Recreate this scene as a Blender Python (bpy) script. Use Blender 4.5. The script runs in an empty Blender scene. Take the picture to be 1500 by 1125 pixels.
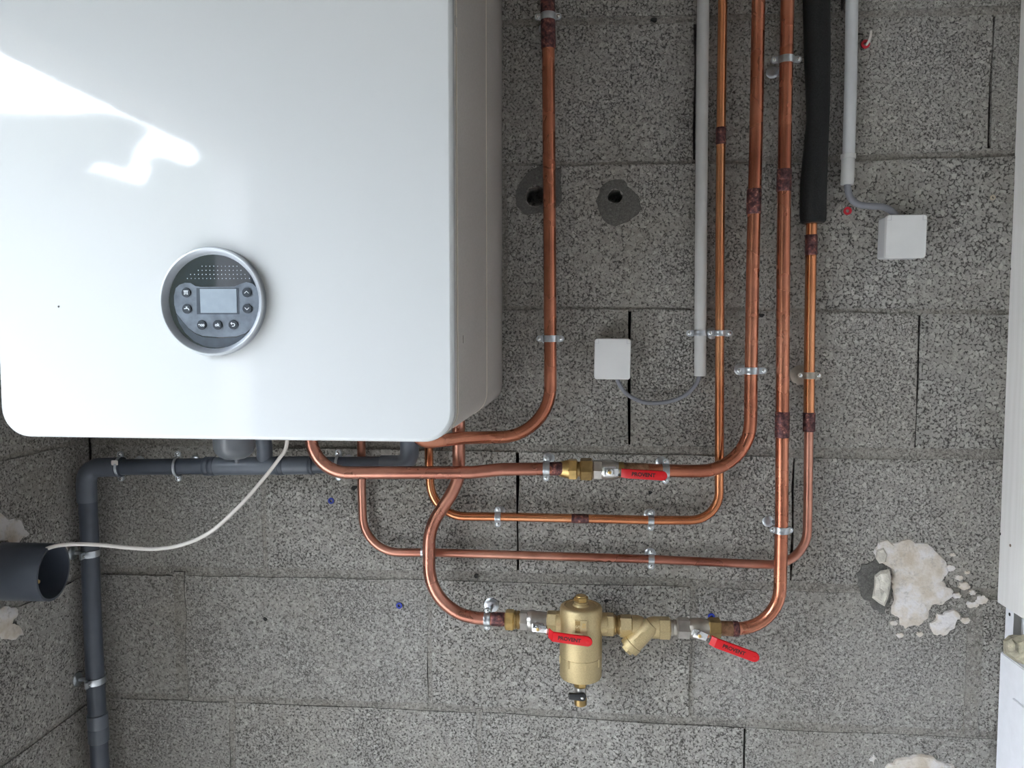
import bpy, bmesh, math, random
from mathutils import Vector, Matrix
random.seed(7)
R = math.radians
C = bpy.context.scene.collection
sc = bpy.context.scene

# ------------------------------------------------------------------ camera, sky, exposure
FPX = 1127.0
CAMZ = 1.45
YAW, PITCH, DIST = 0.0960, 0.0611, 1.389
CAM = Vector((0, -DIST, CAMZ))
cd = bpy.data.cameras.new('camera'); cam = bpy.data.objects.new('camera', cd); C.objects.link(cam)
cd.sensor_width = 36; cd.lens = FPX / 1500 * 36; cd.clip_start = 0.02
cam.location = CAM
cam.rotation_euler = (math.pi / 2 - PITCH, 0, YAW)
sc.camera = cam
sc.view_settings.view_transform = 'Standard'
sc.view_settings.look = 'None'
sc.view_settings.gamma = 1
sc.view_settings.use_curve_mapping = False
sc.view_settings.exposure = 0.0
SKY = 19.6
SKYCUT_H = 2.0                              # height of the unseen wall added at left to cut sky light
w = bpy.data.worlds.new('sky'); sc.world = w; w.use_nodes = True
bg = w.node_tree.nodes['Background']
bg.inputs[0].default_value = (0.82, 0.895, 1.0, 1); bg.inputs[1].default_value = SKY

# ------------------------------------------------------------------ pixel -> point on a plane Y metres in front of the back wall
_fw = Vector((-math.sin(YAW) * math.cos(PITCH), math.cos(YAW) * math.cos(PITCH), -math.sin(PITCH)))
_rt = _fw.cross(Vector((0, 0, 1))).normalized()
_up = _rt.cross(_fw)
def W(px, py, Y=0.0):
    d = _fw + _rt * ((px - 750) / FPX) - _up * ((py - 562.5) / FPX)
    return CAM + d * ((DIST - Y) / d.y)
def WX(px, py, X):                        # ... on the plane x = X
    d = _fw + _rt * ((px - 750) / FPX) - _up * ((py - 562.5) / FPX)
    return CAM + d * (X / d.x)

# ------------------------------------------------------------------ materials
M = {}
def lin(c): return tuple(((v / 255) / 12.92 if v / 255 <= .04045 else ((v / 255 + .055) / 1.055) ** 2.4) for v in c)
class NT:
    def __init__(s, name):
        m = bpy.data.materials.new(name); m.use_nodes = True
        s.m = m; s.t = m.node_tree; s.b = s.t.nodes['Principled BSDF']; M[name] = m
        s.co = s.t.nodes.new('ShaderNodeNewGeometry').outputs['Position']
    def n(s, ty, **kw):
        x = s.t.nodes.new('ShaderNode' + ty)
        for k, v in kw.items():
            if k in x.inputs: x.inputs[k].default_value = v
            else: setattr(x, k, v)
        return x
    def l(s, a, b): s.t.links.new(a, b)
    def noise(s, scale, detail=3, rough=.55, vec=None):
        x = s.n('TexNoise'); x.inputs['Scale'].default_value = scale; x.inputs['Detail'].default_value = detail
        x.inputs['Roughness'].default_value = rough; s.l(vec or s.co, x.inputs['Vector']); return x.outputs['Fac']
    def vor(s, scale, feature='F1', out='Distance', vec=None):
        x = s.n('TexVoronoi'); x.feature = feature; x.inputs['Scale'].default_value = scale
        s.l(vec or s.co, x.inputs['Vector']); return x.outputs[out]
    def ramp(s, fac, stops):
        x = s.n('ValToRGB'); e = x.color_ramp.elements
        while len(e) < len(stops): e.new(.5)
        for i, (p, c) in enumerate(stops):
            e[i].position = p; e[i].color = (*(c if isinstance(c, tuple) else (c, c, c)), 1)
        s.l(fac, x.inputs[0]); return x.outputs[0]
    def mix(s, fac, a, b, mode='MIX'):
        x = s.n('Mix'); x.data_type = 'RGBA'; x.blend_type = mode
        for v, k in ((fac, 0), (a, 6), (b, 7)):
            if isinstance(v, (int, float)): x.inputs[k].default_value = v
            elif isinstance(v, tuple): x.inputs[k].default_value = (*v, 1)
            else: s.l(v, x.inputs[k])
        return x.outputs[2]
    def math(s, op, a, b=0.):
        x = s.n('Math'); x.operation = op
        for v, k in ((a, 0), (b, 1)):
            if isinstance(v, (int, float)): x.inputs[k].default_value = v
            else: s.l(v, x.inputs[k])
        return x.outputs[0]
    def bump(s, h, strength=.5, dist=.002):
        x = s.n('Bump'); x.inputs['Strength'].default_value = strength; x.inputs['Distance'].default_value = dist
        s.l(h, x.inputs['Height']); s.l(x.outputs[0], s.b.inputs['Normal'])
    def set(s, **kw):
        for k, v in kw.items():
            k = k.replace('_', ' ')
            i = s.b.inputs[k]
            if isinstance(v, bpy.types.NodeSocket): s.l(v, i)
            elif isinstance(v, tuple): i.default_value = (*v, 1)
            else: i.default_value = v
        return s

def plain(name, col, rough=.5, metal=0., coat=0., vary=.12, scale=40, bump=0, **kw):
    t = NT(name)
    f = t.noise(scale)
    a = tuple(v * (1 - vary) for v in col); b = tuple(min(1, v * (1 + vary)) for v in col)
    t.set(Base_Color=t.ramp(f, [(.3, a), (.7, b)]), Roughness=rough, Metallic=metal, Coat_Weight=coat, **kw)
    if bump: t.bump(t.noise(scale * 6), .4, bump)
    return t

def concrete(name, tint=(1, 1, 1), bright=1., grain=1., pits=1.):
    t = NT(name)
    wv = t.n('TexNoise'); wv.inputs['Scale'].default_value = 230; wv.inputs['Detail'].default_value = 5; wv.inputs['Roughness'].default_value = .65
    t.l(t.co, wv.inputs['Vector'])
    sc_ = t.n('VectorMath'); sc_.operation = 'SCALE'; sc_.inputs['Scale'].default_value = .010
    t.l(wv.outputs['Color'], sc_.inputs[0])
    ad = t.n('VectorMath'); ad.operation = 'ADD'; t.l(t.co, ad.inputs[0]); t.l(sc_.outputs[0], ad.inputs[1])
    v = ad.outputs[0]
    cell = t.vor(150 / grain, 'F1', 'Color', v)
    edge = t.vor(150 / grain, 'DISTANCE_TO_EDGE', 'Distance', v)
    fine = t.noise(520, 3, .6)
    big = t.noise(4.5, 3, .55)
    mid = t.noise(230, 2, .5)
    patchy = t.noise(9, 2, .5)
    g = lambda x: tuple(bright * x * c for c in tint)
    sep = t.n('SeparateColor'); t.l(cell, sep.inputs[0])
    stone = t.ramp(sep.outputs[0], [(0, g(.28)), (.5, g(.335)), (.85, g(.375)), (1, g(.44))])
    # pit shade painted dark between the grains, commoner in some places
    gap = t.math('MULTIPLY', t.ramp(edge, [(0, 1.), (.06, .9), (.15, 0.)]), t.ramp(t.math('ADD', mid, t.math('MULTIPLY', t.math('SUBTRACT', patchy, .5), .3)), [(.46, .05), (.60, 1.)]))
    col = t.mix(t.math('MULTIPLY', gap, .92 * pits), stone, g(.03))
    col = t.mix(1., col, t.ramp(fine, [(.3, .84), (.7, 1.14)]), 'MULTIPLY')
    col = t.mix(1., col, t.ramp(big, [(.3, (.88, .865, .83)), (.5, (.98, .98, .97)), (.72, (1.08, 1.09, 1.10))]), 'MULTIPLY')
    t.set(Base_Color=col, Roughness=.93)
    t.b.inputs['Specular IOR Level'].default_value = .2
    h = t.math('SUBTRACT', t.math('ADD', t.math('MULTIPLY', sep.outputs[1], .22), t.math('MULTIPLY', fine, .3)), t.math('MULTIPLY', gap, 1.0 * pits))
    t.bump(h, .7, .003)
    return t
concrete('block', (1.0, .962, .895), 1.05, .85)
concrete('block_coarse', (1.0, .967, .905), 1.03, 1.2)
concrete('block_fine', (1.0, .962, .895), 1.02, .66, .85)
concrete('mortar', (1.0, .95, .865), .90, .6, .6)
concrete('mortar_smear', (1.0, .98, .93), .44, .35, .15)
t = NT('plaster'); n = t.noise(26, 4, .65)
t.set(Base_Color=t.mix(t.ramp(t.noise(95, 4, .7), [(.55, 0.), (.70, .7)]), t.ramp(n, [(.36, (.50, .435, .35)), (.5, (.60, .55, .49)), (.6, (.64, .615, .605))]), (.33, .31, .28)), Roughness=.92); t.bump(t.noise(120, 4, .65), .6, .002)
t = plain('lump', (.60, .57, .50), .95, vary=.25, scale=60, bump=.004)
# boiler front: white glossy enamel with a faint orange-peel ripple
t = NT('enamel_white'); t.set(Base_Color=(.55, .57, .575), Roughness=.05); t.b.inputs['Coat Weight'].default_value = .3; t.b.inputs['Coat Roughness'].default_value = .04
t.bump(t.noise(170, 1, .4), .02, .001)
t = NT('casing_grey'); t.set(Base_Color=t.ramp(t.noise(420, 2), [(.3, (.40, .375, .345)), (.7, (.47, .44, .41))]), Roughness=.42, Metallic=.15)
t = plain('seam_cream', (.72, .66, .55), .35, vary=.05)
plain('gasket_dark', (.05, .05, .05), .6)
def copper(name, a, b, c, rough, spots=.5):
    t = NT(name)
    n1 = t.noise(7, 2, .5); n2 = t.noise(45, 2, .5); n3 = t.noise(260, 2)
    col = t.ramp(n1, [(.28, c), (.48, b), (.68, a)])
    col = t.mix(t.math('MULTIPLY', t.ramp(n2, [(.48, 0.), (.85, 1.)]), spots), col, (.16, .055, .045))
    t.set(Base_Color=col, Metallic=.92, Roughness=t.ramp(t.noise(14, 3), [(.3, rough * .85), (.7, rough * 1.2)]))
copper('copper_bright', (.80, .37, .19), (.70, .28, .135), (.52, .18, .085), .20, .08)
copper('copper_dull', (.66, .33, .245), (.53, .235, .17), (.37, .14, .10), .28, .3)
copper('copper_red', (.70, .32, .21), (.56, .215, .13), (.38, .13, .08), .26, .3)
t = NT('oxide'); n = t.noise(130, 4, .7)
t.set(Base_Color=t.ramp(n, [(.34, (.05, .026, .03)), (.50, (.13, .062, .066)), (.60, (.26, .10, .085)), (.70, (.60, .34, .27))]), Metallic=.7, Roughness=.5); t.bump(n, .4, .001)
t = NT('solder_brown'); n = t.noise(90, 4, .7)
t.set(Base_Color=t.ramp(n, [(.3, (.12, .07, .04)), (.55, (.30, .17, .10)), (.75, (.48, .26, .17))]), Metallic=.7, Roughness=.45)
plain('brass', (.60, .42, .17), .32, .95, vary=.2, scale=60)
plain('brass_old', (.36, .25, .11), .4, .95, vary=.25, scale=60)
plain('bronze_cast', (.54, .435, .245), .46, .85, vary=.1, scale=500, bump=.0006)
plain('nickel', (.52, .50, .47), .3, .95, vary=.15, scale=60)
plain('nickel_dull', (.40, .37, .32), .42, .9, vary=.2, scale=60)
plain('chrome', (.78, .79, .80), .12, 1., vary=.05)
plain('zinc', (.52, .55, .58), .30, 1., vary=.2, scale=70)
plain('red_plastic', (.60, .002, .008), .38, 0, 0., vary=.06, scale=20)
plain('print_black', (.03, .006, .006), .5)
plain('black_plastic', (.015, .016, .018), .35)
t = plain('pvc_slate', (.060, .071, .092), .42, vary=.14, scale=20)
t = plain('pvc_slate_light', (.105, .120, .145), .4, vary=.12, scale=20)
t = plain('siphon_grey', (.115, .125, .14), .3, vary=.08, scale=30)
plain('conduit_grey', (.50, .50, .49), .5, vary=.06, scale=20)
plain('conduit_pale', (.56, .57, .58), .5, vary=.05, scale=20)
plain('cable_grey', (.20, .205, .23), .5, vary=.06)
plain('cable_white', (.66, .62, .58), .5, vary=.06, scale=30)
plain('box_grey', (.68, .685, .68), .36, vary=.05, scale=15)
plain('box_side', (.52, .53, .54), .45, vary=.05, scale=15)
t = NT('foam_black'); t.set(Base_Color=t.ramp(t.noise(500, 2), [(.35, (.006, .0065, .007)), (.7, (.017, .018, .019))]), Specular_IOR_Level=.3, Roughness=.6); t.bump(t.noise(260, 3), .5, .0015)
t = NT('white_wood')
mp = t.n('Mapping'); mp.inputs['Scale'].default_value = (40, 40, 1.6); t.l(t.co, mp.inputs[0])
t.set(Base_Color=t.ramp(t.noise(3, 4, .6, mp.outputs[0]), [(.3, (.80, .79, .77)), (.7, (.87, .86, .845))]), Roughness=.6)
plain('white_pvc', (.82, .83, .87), .35, vary=.03)
plain('knot', (.22, .17, .13), .8)
t = plain('wool', (.44, .405, .30), .95, vary=.35, scale=70, bump=.006)
plain('alu', (.45, .46, .46), .35, .9)
plain('bezel_silver', (.30, .325, .355), .33, .35, vary=.03)
plain('bezel_edge', (.40, .425, .45), .3, .3, vary=.03)
t = NT('panel_glass'); t.set(Base_Color=(.012, .018, .026), Roughness=.05); t.b.inputs['Coat Weight'].default_value = .5
t = plain('film_grey', (.135, .16, .195), .22, vary=.25, scale=70)
t = plain('film_shade', (.055, .068, .088), .2, vary=.15, scale=70)
t = plain('lcd_grey', (.26, .31, .36), .2, vary=.08, scale=60)
plain('button_dark', (.028, .036, .048), .25)
plain('icon_pale', (.62, .66, .70), .4)
plain('plug_red', (.50, .015, .03), .45)
plain('plug_blue', (.01, .03, .30), .45)
plain('plug_beige', (.46, .40, .30), .5)
plain('hole_black', (.02, .02, .02), .9)
plain('soffit', (.20, .17, .14), .85, vary=.08, scale=6)
plain('render_dull', (.30, .295, .285), .9, vary=.1, scale=4)
plain('paving', (.56, .53, .49), .9, vary=.15, scale=4)
plain('gravel', (.62, .60, .57), .9, vary=.1, scale=5)
plain('hedge_added_dark', (.05, .058, .04), .9, vary=.3, scale=6)
plain('skycut_brown', (.16, .14, .115), .9, vary=.2, scale=6)
plain('leaf', (.05, .09, .03), .6, vary=.4, scale=20)

# ------------------------------------------------------------------ object helpers
ORG = {}
def link(name, me, mat, parent=None, smooth=35):
    o = bpy.data.objects.new(name, me); C.objects.link(o)
    if mat: me.materials.append(M[mat])
    org = Vector((0, 0, 0))
    if parent is not None:
        org = ORG.get(parent.name, Vector((0, 0, 0))); me.transform(Matrix.Translation(-org)); o.parent = parent
    ORG[o.name] = org
    if smooth:
        me.shade_smooth(); me.set_sharp_from_angle(angle=R(smooth))
        for p_ in me.polygons:
            if p_.loop_total > 8: p_.use_smooth = False      # flat panels stay optically flat
    return o
def fromdata(v, f):
    me = bpy.data.meshes.new('m'); me.from_pydata([tuple(x) for x in v], [], f); me.update(); return me
def bm_mesh(bm):
    bmesh.ops.recalc_face_normals(bm, faces=bm.faces)
    me = bpy.data.meshes.new('m'); bm.to_mesh(me); bm.free(); return me
def thing(name, loc, label, cat, group=None):
    o = bpy.data.objects.new(name, None); C.objects.link(o); o.location = loc; o.empty_display_size = .02
    ORG[o.name] = Vector(loc); o['label'] = label; o['category'] = cat
    if group: o['group'] = group
    return o
def tag(o, label, cat, group=None):
    o['label'] = label; o['category'] = cat
    if group: o['group'] = group
    return o
def struct(o): o['kind'] = 'structure'; return o

def basis(axis, ref=Vector((0, 0, 1))):
    a = Vector(axis).normalized()
    r = Vector(ref)
    if abs(a.dot(r.normalized())) > .98: r = Vector((0, -1, 0))
    u = a.cross(r).normalized(); v = a.cross(u).normalized()
    return a, u, v

def fillet(pts, seg=10):
    """pts: [(Vector, bend_radius)] -> smooth list of points"""
    out = [pts[0][0]]
    for i in range(1, len(pts) - 1):
        p, r = pts[i]
        if r <= 0: out.append(p); continue
        a = (pts[i - 1][0] - p); b = (pts[i + 1][0] - p)
        la, lb = a.length, b.length; a.normalize(); b.normalize()
        ang = a.angle(b); 
        if ang > math.pi - .01: out.append(p); continue
        t = min(r / math.tan(ang / 2), la * .98, lb * .98); r2 = t * math.tan(ang / 2)
        cdir = (a + b).normalized(); cc = p + cdir * (r2 / math.sin(ang / 2))
        s0 = p + a * t - cc; s1 = p + b * t - cc
        tot = s0.angle(s1)
        for k in range(seg + 1):
            th = tot * k / seg
            out.append(cc + (s0 * math.sin(tot - th) + s1 * math.sin(th)) / math.sin(tot))
    out.append(pts[-1][0])
    return out
def spline(pts, n=8):
    o = []
    P = [pts[0] * 2 - pts[1]] + list(pts) + [pts[-1] * 2 - pts[-2]]
    for i in range(1, len(P) - 2):
        a, b, c, d = P[i - 1:i + 3]
        for k in range(n):
            t = k / n
            o.append(.5 * ((2 * b) + (c - a) * t + (2 * a - 5 * b + 4 * c - d) * t * t + (3 * b - a - 3 * c + d) * t ** 3))
    o.append(pts[-1]); return o

def tube_mesh(pts, r, seg=18, hollow=0):
    pts = [Vector(p) for p in pts]
    q = [pts[0]]; rr = r if isinstance(r, (list, tuple)) else None; rs = [rr[0] if rr else r]
    for i in range(1, len(pts)):
        if (pts[i] - q[-1]).length > 1e-5: q.append(pts[i]); rs.append(rr[i] if rr else r)
    pts = q; n = len(pts)
    tan = [(pts[min(i + 1, n - 1)] - pts[max(i - 1, 0)]).normalized() for i in range(n)]
    _, u, v = basis(tan[0])
    V = []; F = []
    for i in range(n):
        if i:
            q_ = tan[i - 1].rotation_difference(tan[i]); u = q_ @ u
        u = (u - tan[i] * u.dot(tan[i])).normalized(); v = tan[i].cross(u)
        for k in range(seg):
            a = 2 * math.pi * k / seg
            V.append(pts[i] + (u * math.cos(a) + v * math.sin(a)) * rs[i])
    for i in range(n - 1):
        for k in range(seg):
            k2 = (k + 1) % seg
            F.append((i * seg + k, i * seg + k2, (i + 1) * seg + k2, (i + 1) * seg + k))
    F.append(tuple(range(seg))[::-1]); F.append(tuple(range((n - 1) * seg, n * seg)))
    return fromdata(V, F)
def tube(name, pts, r, mat, parent=None, seg=18): return link(name, tube_mesh(pts, r, seg), mat, parent)

def lathe_mesh(o, axis, prof, seg=28, rot=0., close=True, ref=(0, 0, 1)):
    a, u, v = basis(axis, ref); o = Vector(o); V = []; F = []
    for (t, r) in prof:
        for k in range(seg):
            th = 2 * math.pi * k / seg + rot
            V.append(o + a * t + (u * math.cos(th) + v * math.sin(th)) * r)
    n = len(prof)
    for i in range(n - 1):
        for k in range(seg):
            k2 = (k + 1) % seg
            F.append((i * seg + k, i * seg + k2, (i + 1) * seg + k2, (i + 1) * seg + k))
    if close: F.append(tuple(range(seg))[::-1]); F.append(tuple(range((n - 1) * seg, n * seg)))
    me = fromdata(V, F); bm = bmesh.new(); bm.from_mesh(me); return bm_mesh(bm)
def lathe(name, o, axis, prof, mat, parent=None, seg=28, rot=0., close=True, smooth=35): return link(name, lathe_mesh(o, axis, prof, seg, rot, close), mat, parent, smooth)
def hexnut(name, o, axis, L, r, mat, parent, rot=0., seg=6):
    """hexagonal nut with chamfered ends; r = across corners / 2"""
    c = min(.0022, L * .2)
    return link(name, lathe_mesh(o, axis, [(0, r * .86), (c, r), (L - c, r), (L, r * .86)], seg, rot), mat, parent, 20)

def prism_mesh(outline, o, u, v, d, bevel=0., seg=2, both=False):
    """outline [(a,b)] in plane (u,v) at o, extruded along vector d; bevel on the far (d) rim"""
    o = Vector(o); u = Vector(u); v = Vector(v); d = Vector(d); n = len(outline)
    V = [o + u * a + v * b for a, b in outline] + [o + u * a + v * b + d for a, b in outline]
    F = [tuple(range(n)), tuple(range(n, 2 * n))] + [(i, (i + 1) % n, n + (i + 1) % n, n + i) for i in range(n)]
    bm = bmesh.new(); vs = [bm.verts.new(x) for x in V]
    for f in F: bm.faces.new([vs[i] for i in f])
    bmesh.ops.recalc_face_normals(bm, faces=bm.faces)
    if bevel:
        es = [e for e in bm.edges if all(x in vs[n:] for x in e.verts)]
        if both: es += [e for e in bm.edges if all(x in vs[:n] for x in e.verts)]
        bmesh.ops.bevel(bm, geom=es, offset=bevel, segments=seg, affect='EDGES', profile=.5)
    return bm_mesh(bm)
def prism(name, outline, o, u, v, d, mat, parent=None, bevel=0., seg=2, both=False, smooth=35):
    return link(name, prism_mesh(outline, o, u, v, d, bevel, seg, both), mat, parent, smooth)
def rrect(w, h, r, seg=6, cx=0, cy=0, corners=(1, 1, 1, 1)):
    out = []
    for i, (sx, sy, a0) in enumerate(((1, 1, 0), (-1, 1, 90), (-1, -1, 180), (1, -1, 270))):
        rr = r if corners[i] else 0
        if rr == 0: out.append((cx + sx * w / 2, cy + sy * h / 2)); continue
        for k in range(seg + 1):
            a = R(a0 + 90 * k / seg); out.append((cx + sx * (w / 2 - rr) + rr * math.cos(a), cy + sy * (h / 2 - rr) + rr * math.sin(a)))
    return out
def blob(n, rx, ry, jit, seed=0, cx=0, cy=0):
    rnd = random.Random(seed); ph = [rnd.uniform(0, 6.28) for _ in range(5)]
    out = []
    for k in range(n):
        a = 2 * math.pi * k / n
        f = 1 + jit * (math.sin(2 * a + ph[0]) * .5 + math.sin(3 * a + ph[1]) * .5 + math.sin(5 * a + ph[2]) * .35 + math.sin(9 * a + ph[3]) * .25) + rnd.uniform(-jit, jit) * .35
        out.append((cx + rx * f * math.cos(a), cy + ry * f * math.sin(a)))
    return out
X3, Y3, Z3 = Vector((1, 0, 0)), Vector((0, 1, 0)), Vector((0, 0, 1))
def box(name, lo, hi, mat, parent=None, bevel=0.):
    lo, hi = Vector(lo), Vector(hi); bm = bmesh.new(); bmesh.ops.create_cube(bm, size=1)
    for v in bm.verts: v.co = Vector(((lo[i] + hi[i]) / 2 + v.co[i] * (hi[i] - lo[i]) for i in range(3)))
    if bevel: bmesh.ops.bevel(bm, geom=bm.edges[:], offset=bevel, segments=2, affect='EDGES')
    return link(name, bm_mesh(bm), mat, parent)
def text_mesh(s, size, o, u, v, n, lift=.0004):
    cu = bpy.data.curves.new('t', 'FONT'); cu.body = s; cu.size = size; cu.align_x = 'CENTER'; cu.align_y = 'CENTER'; cu.extrude = .0002; cu.offset = size * .035
    ob = bpy.data.objects.new('t', cu); C.objects.link(ob)
    dg = bpy.context.evaluated_depsgraph_get(); me = bpy.data.meshes.new_from_object(ob.evaluated_get(dg))
    bpy.data.objects.remove(ob); me.materials.clear()
    u, v, n = Vector(u).normalized(), Vector(v).normalized(), Vector(n).normalized()
    mt = Matrix((( u.x, v.x, n.x, 0), (u.y, v.y, n.y, 0), (u.z, v.z, n.z, 0), (0, 0, 0, 1)))
    mt.translation = Vector(o) + n * lift
    me.transform(mt); return me

# ================================================================== THE SETTING
XL = W(140, 900).x                      # corner with the left wall
XR = W(1462, 850).x                     # where the white board meets the wall
CEIL = 2.42
# horizontal joints of the back wall, measured along each course
JP = {0: [(735, 33), (960, 29), (1450, 15)], 1: [(740, 240), (1000, 240), (1310, 230), (1450, 224)],
      2: [(760, 451), (930, 450), (1200, 455), (1430, 458)], 3: [(150, 645), (800, 656), (1000, 663), (1400, 665)],
      4: [(160, 835), (300, 838), (800, 846), (980, 851), (1200, 862), (1430, 870)],
      5: [(160, 1018), (260, 1022), (500, 1029), (650, 1036), (830, 1045), (990, 1055), (1130, 1063), (1400, 1075)]}
JW = {k: [(W(x, y).x, W(x, y).z) for x, y in v] for k, v in JP.items()}
def zj(k, x):
    if k < 0: return zj(0, x) - .25 * k
    if k > 5: return zj(5, x) - .25 * (k - 5)
    p = JW[k]
    if x <= p[0][0]: return p[0][1]
    for (a, za), (b, zb) in zip(p, p[1:]):
        if x <= b: return za + (zb - za) * (x - a) / (b - a)
    return p[-1][1]
JH = {0: .006, 1: .005, 2: .004, 3: .0085, 4: .009, 5: .0075}
# vertical joints: (x, open?) per course
L = .486
rowx = {-1: [(-.56, 1), (-.07, 1), (.43, 1)], 0: [(-.299, 0), (W(1018, 130).x, 1), (W(1453, 120).x, 1)], 1: [(-.622, 0), (-.146, 0), (.343, 0)],
        2: [(-.404, 0), (W(922, 560).x, 1), (W(1344, 560).x, 1)], 3: [(W(388, 800).x, 0), (W(758, 750).x, 1), (W(1161, 750).x, 1)],
        4: [(W(265, 930).x, 0), (W(630, 940).x, 0), (W(1012, 1000).x, 0), (W(1425, 990).x, 0)],
        5: [(W(340, 1070).x, 0), (W(702, 1080).x, 0), (W(1091, 1080).x, 1)], 6: [(-.5, 0), (0, 0), (.49, 0)],
        7: [(-.3, 0), (.19, 0), (.66, 0)], 8: [(-.5, 0), (0, 0), (.49, 0)], 9: [(-.3, 0), (.19, 0), (.66, 0)], -2: [(-.3, 0), (.19, 0), (.66, 0)]}
def bgap(k, op): return .0022 if op else .0045

def block_mesh(c, mp, proud, rnd, thick=.085):
    """one concrete block; c = its four corners (u,z) ccw from lower left; mp(u,z,n) places it in its wall"""
    nx, nz = 8, 4
    def at(i, j):
        s, t = i / nx, j / nz
        a = Vector(c[0]).lerp(Vector(c[1]), s); b = Vector(c[3]).lerp(Vector(c[2]), s)
        return a.lerp(b, t)
    V = []; F = []
    tilt = rnd.uniform(-.0012, .0012); tw = rnd.uniform(-.0012, .0012)
    for j in range(nz + 1):
        for i in range(nx + 1):
            p = at(i, j)
            ed = (i in (0, nx)) + (j in (0, nz))
            if i in (0, nx): p.x += rnd.uniform(-.0016, .0016)
            if j in (0, nz): p.y += rnd.uniform(-.0013, .0013)
            n = proud + tilt * (2 * i / nx - 1) + tw * (2 * j / nz - 1) + rnd.uniform(-.0006, .0006)
            if ed == 2: n -= .0022
            elif ed: n -= rnd.uniform(.0004, .0014)
            V.append(mp(p.x, p.y, n))
    N = nx + 1
    for j in range(nz):
        for i in range(nx): F.append((j * N + i, j * N + i + 1, (j + 1) * N + i + 1, (j + 1) * N + i))
    ring = [j for j in range(N)] + [j * N + nx for j in range(1, nz + 1)] + [nz * N + i for i in range(nx - 1, -1, -1)] + [j * N for j in range(nz - 1, 0, -1)]
    base = len(V); per = []
    for q in ring:
        i, j = q % N, q // N; p = at(i, j); V.append(mp(p.x, p.y, -thick))
    m = len(ring)
    for k in range(m): F.append((ring[k], base + k, base + (k + 1) % m, ring[(k + 1) % m]))
    F.append(tuple(base + k for k in range(m)))
    me = fromdata(V, F); bm = bmesh.new(); bm.from_mesh(me); return bm_mesh(bm)

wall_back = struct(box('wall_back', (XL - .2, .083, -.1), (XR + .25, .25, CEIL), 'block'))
mpb = lambda u, z, n: Vector((u, -n, z))
rnd = random.Random(3)
XE = XR + .2
blocks = {}
BM = {(1, 3): 'block_coarse', (3, 3): 'block', (2, 2): 'block', (2, 3): 'block_coarse', (0, 2): 'block', (4, 0): 'block_fine', (4, 1): 'block_fine', (4, 2): 'block', (5, 0): 'block_fine', (5, 1): 'block', (3, 0): 'block_fine', (3, 1): 'block'}
for k in range(-2, 9):
    xs = [(XL - .004, 0)] + rowx[k] + [(XE, 0)]
    xs = [q for q in xs if q[0] <= XE]
    for q in range(len(xs) - 1):
        (a, oa), (b, ob) = xs[q], xs[q + 1]
        a += bgap(k, oa); b -= bgap(k, ob)
        if b - a < .03: continue
        hj, hj2 = JH.get(k, .006), JH.get(k + 1, .006)
        c = [(a, zj(k + 1, a) + hj2), (b, zj(k + 1, b) + hj2), (b, zj(k, b) - hj), (a, zj(k, a) - hj)]
        c = [(x, max(0, min(z, CEIL))) for x, z in c]
        if c[3][1] - c[0][1] < .03: continue
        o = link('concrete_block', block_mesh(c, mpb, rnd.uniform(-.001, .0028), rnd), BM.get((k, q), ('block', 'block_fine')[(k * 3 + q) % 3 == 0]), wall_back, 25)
        blocks[(k, q)] = o
    # vertical mortar where the joint is closed
    for (x, op) in rowx[k]:
        if op or x > XE - .02: continue
        za, zb = zj(k + 1, x), zj(k, x)
        if za < 0 or zb > CEIL: continue
        wdt = .0115 if (k == 4 and (x < -.5 or x > .6)) else .0055
        n0 = .0022 if wdt > .01 else -.0012
        pts = []
        m = 7
        for i in range(m): pts.append((x - wdt + rnd.uniform(-.002, .002), za + (zb - za) * i / (m - 1)))
        for i in range(m - 1, -1, -1): pts.append((x + wdt + rnd.uniform(-.002, .002), za + (zb - za) * i / (m - 1)))
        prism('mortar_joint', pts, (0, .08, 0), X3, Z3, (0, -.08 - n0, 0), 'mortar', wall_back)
for k in range(-1, 9):
    h = JH.get(k, .006) + .0022
    xs = [XL + (XE - XL) * i / 48 for i in range(49)]
    if zj(k, 0) < .02 or zj(k, 0) > CEIL: continue
    pts = [(x, zj(k, x) - h + rnd.uniform(-.0012, .0012)) for x in xs] + [(x, zj(k, x) + h + rnd.uniform(-.0012, .0012)) for x in reversed(xs)]
    prism('mortar_joint', pts, (0, .08, 0), X3, Z3, (0, -.08 + .0034, 0), 'mortar', wall_back)

# two drilled holes in the block behind the boiler's upper right
def cut(o, centre, r, seed):
    rr = random.Random(seed)
    ol = [(r * (1 + rr.uniform(-.14, .14)) * math.cos(6.283 * i / 14), r * (1 + rr.uniform(-.14, .14)) * math.sin(6.283 * i / 14)) for i in range(14)]
    me = prism_mesh(ol, Vector(centre) + Vector((0, -.05, 0)), X3, Z3, (0, .105, 0))
    co = bpy.data.objects.new('c', me); C.objects.link(co)
    md = o.modifiers.new('b', 'BOOLEAN'); md.operation = 'DIFFERENCE'; md.object = co; md.solver = 'EXACT'
    dg = bpy.context.evaluated_depsgraph_get(); nm = bpy.data.meshes.new_from_object(o.evaluated_get(dg))
    o.modifiers.clear(); o.data = nm; bpy.data.objects.remove(co)
holes = [(W(785, 288), .0185, 1), (W(901, 288), .0125, 2)]
for hc, hr, sd in holes:
    for key, o in blocks.items():
        if key[0] == 1:
            xsv = [v.co.x for v in o.data.vertices]
            if min(xsv) < hc.x - hr and max(xsv) > hc.x + hr: cut(o, hc, hr, sd)
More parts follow.
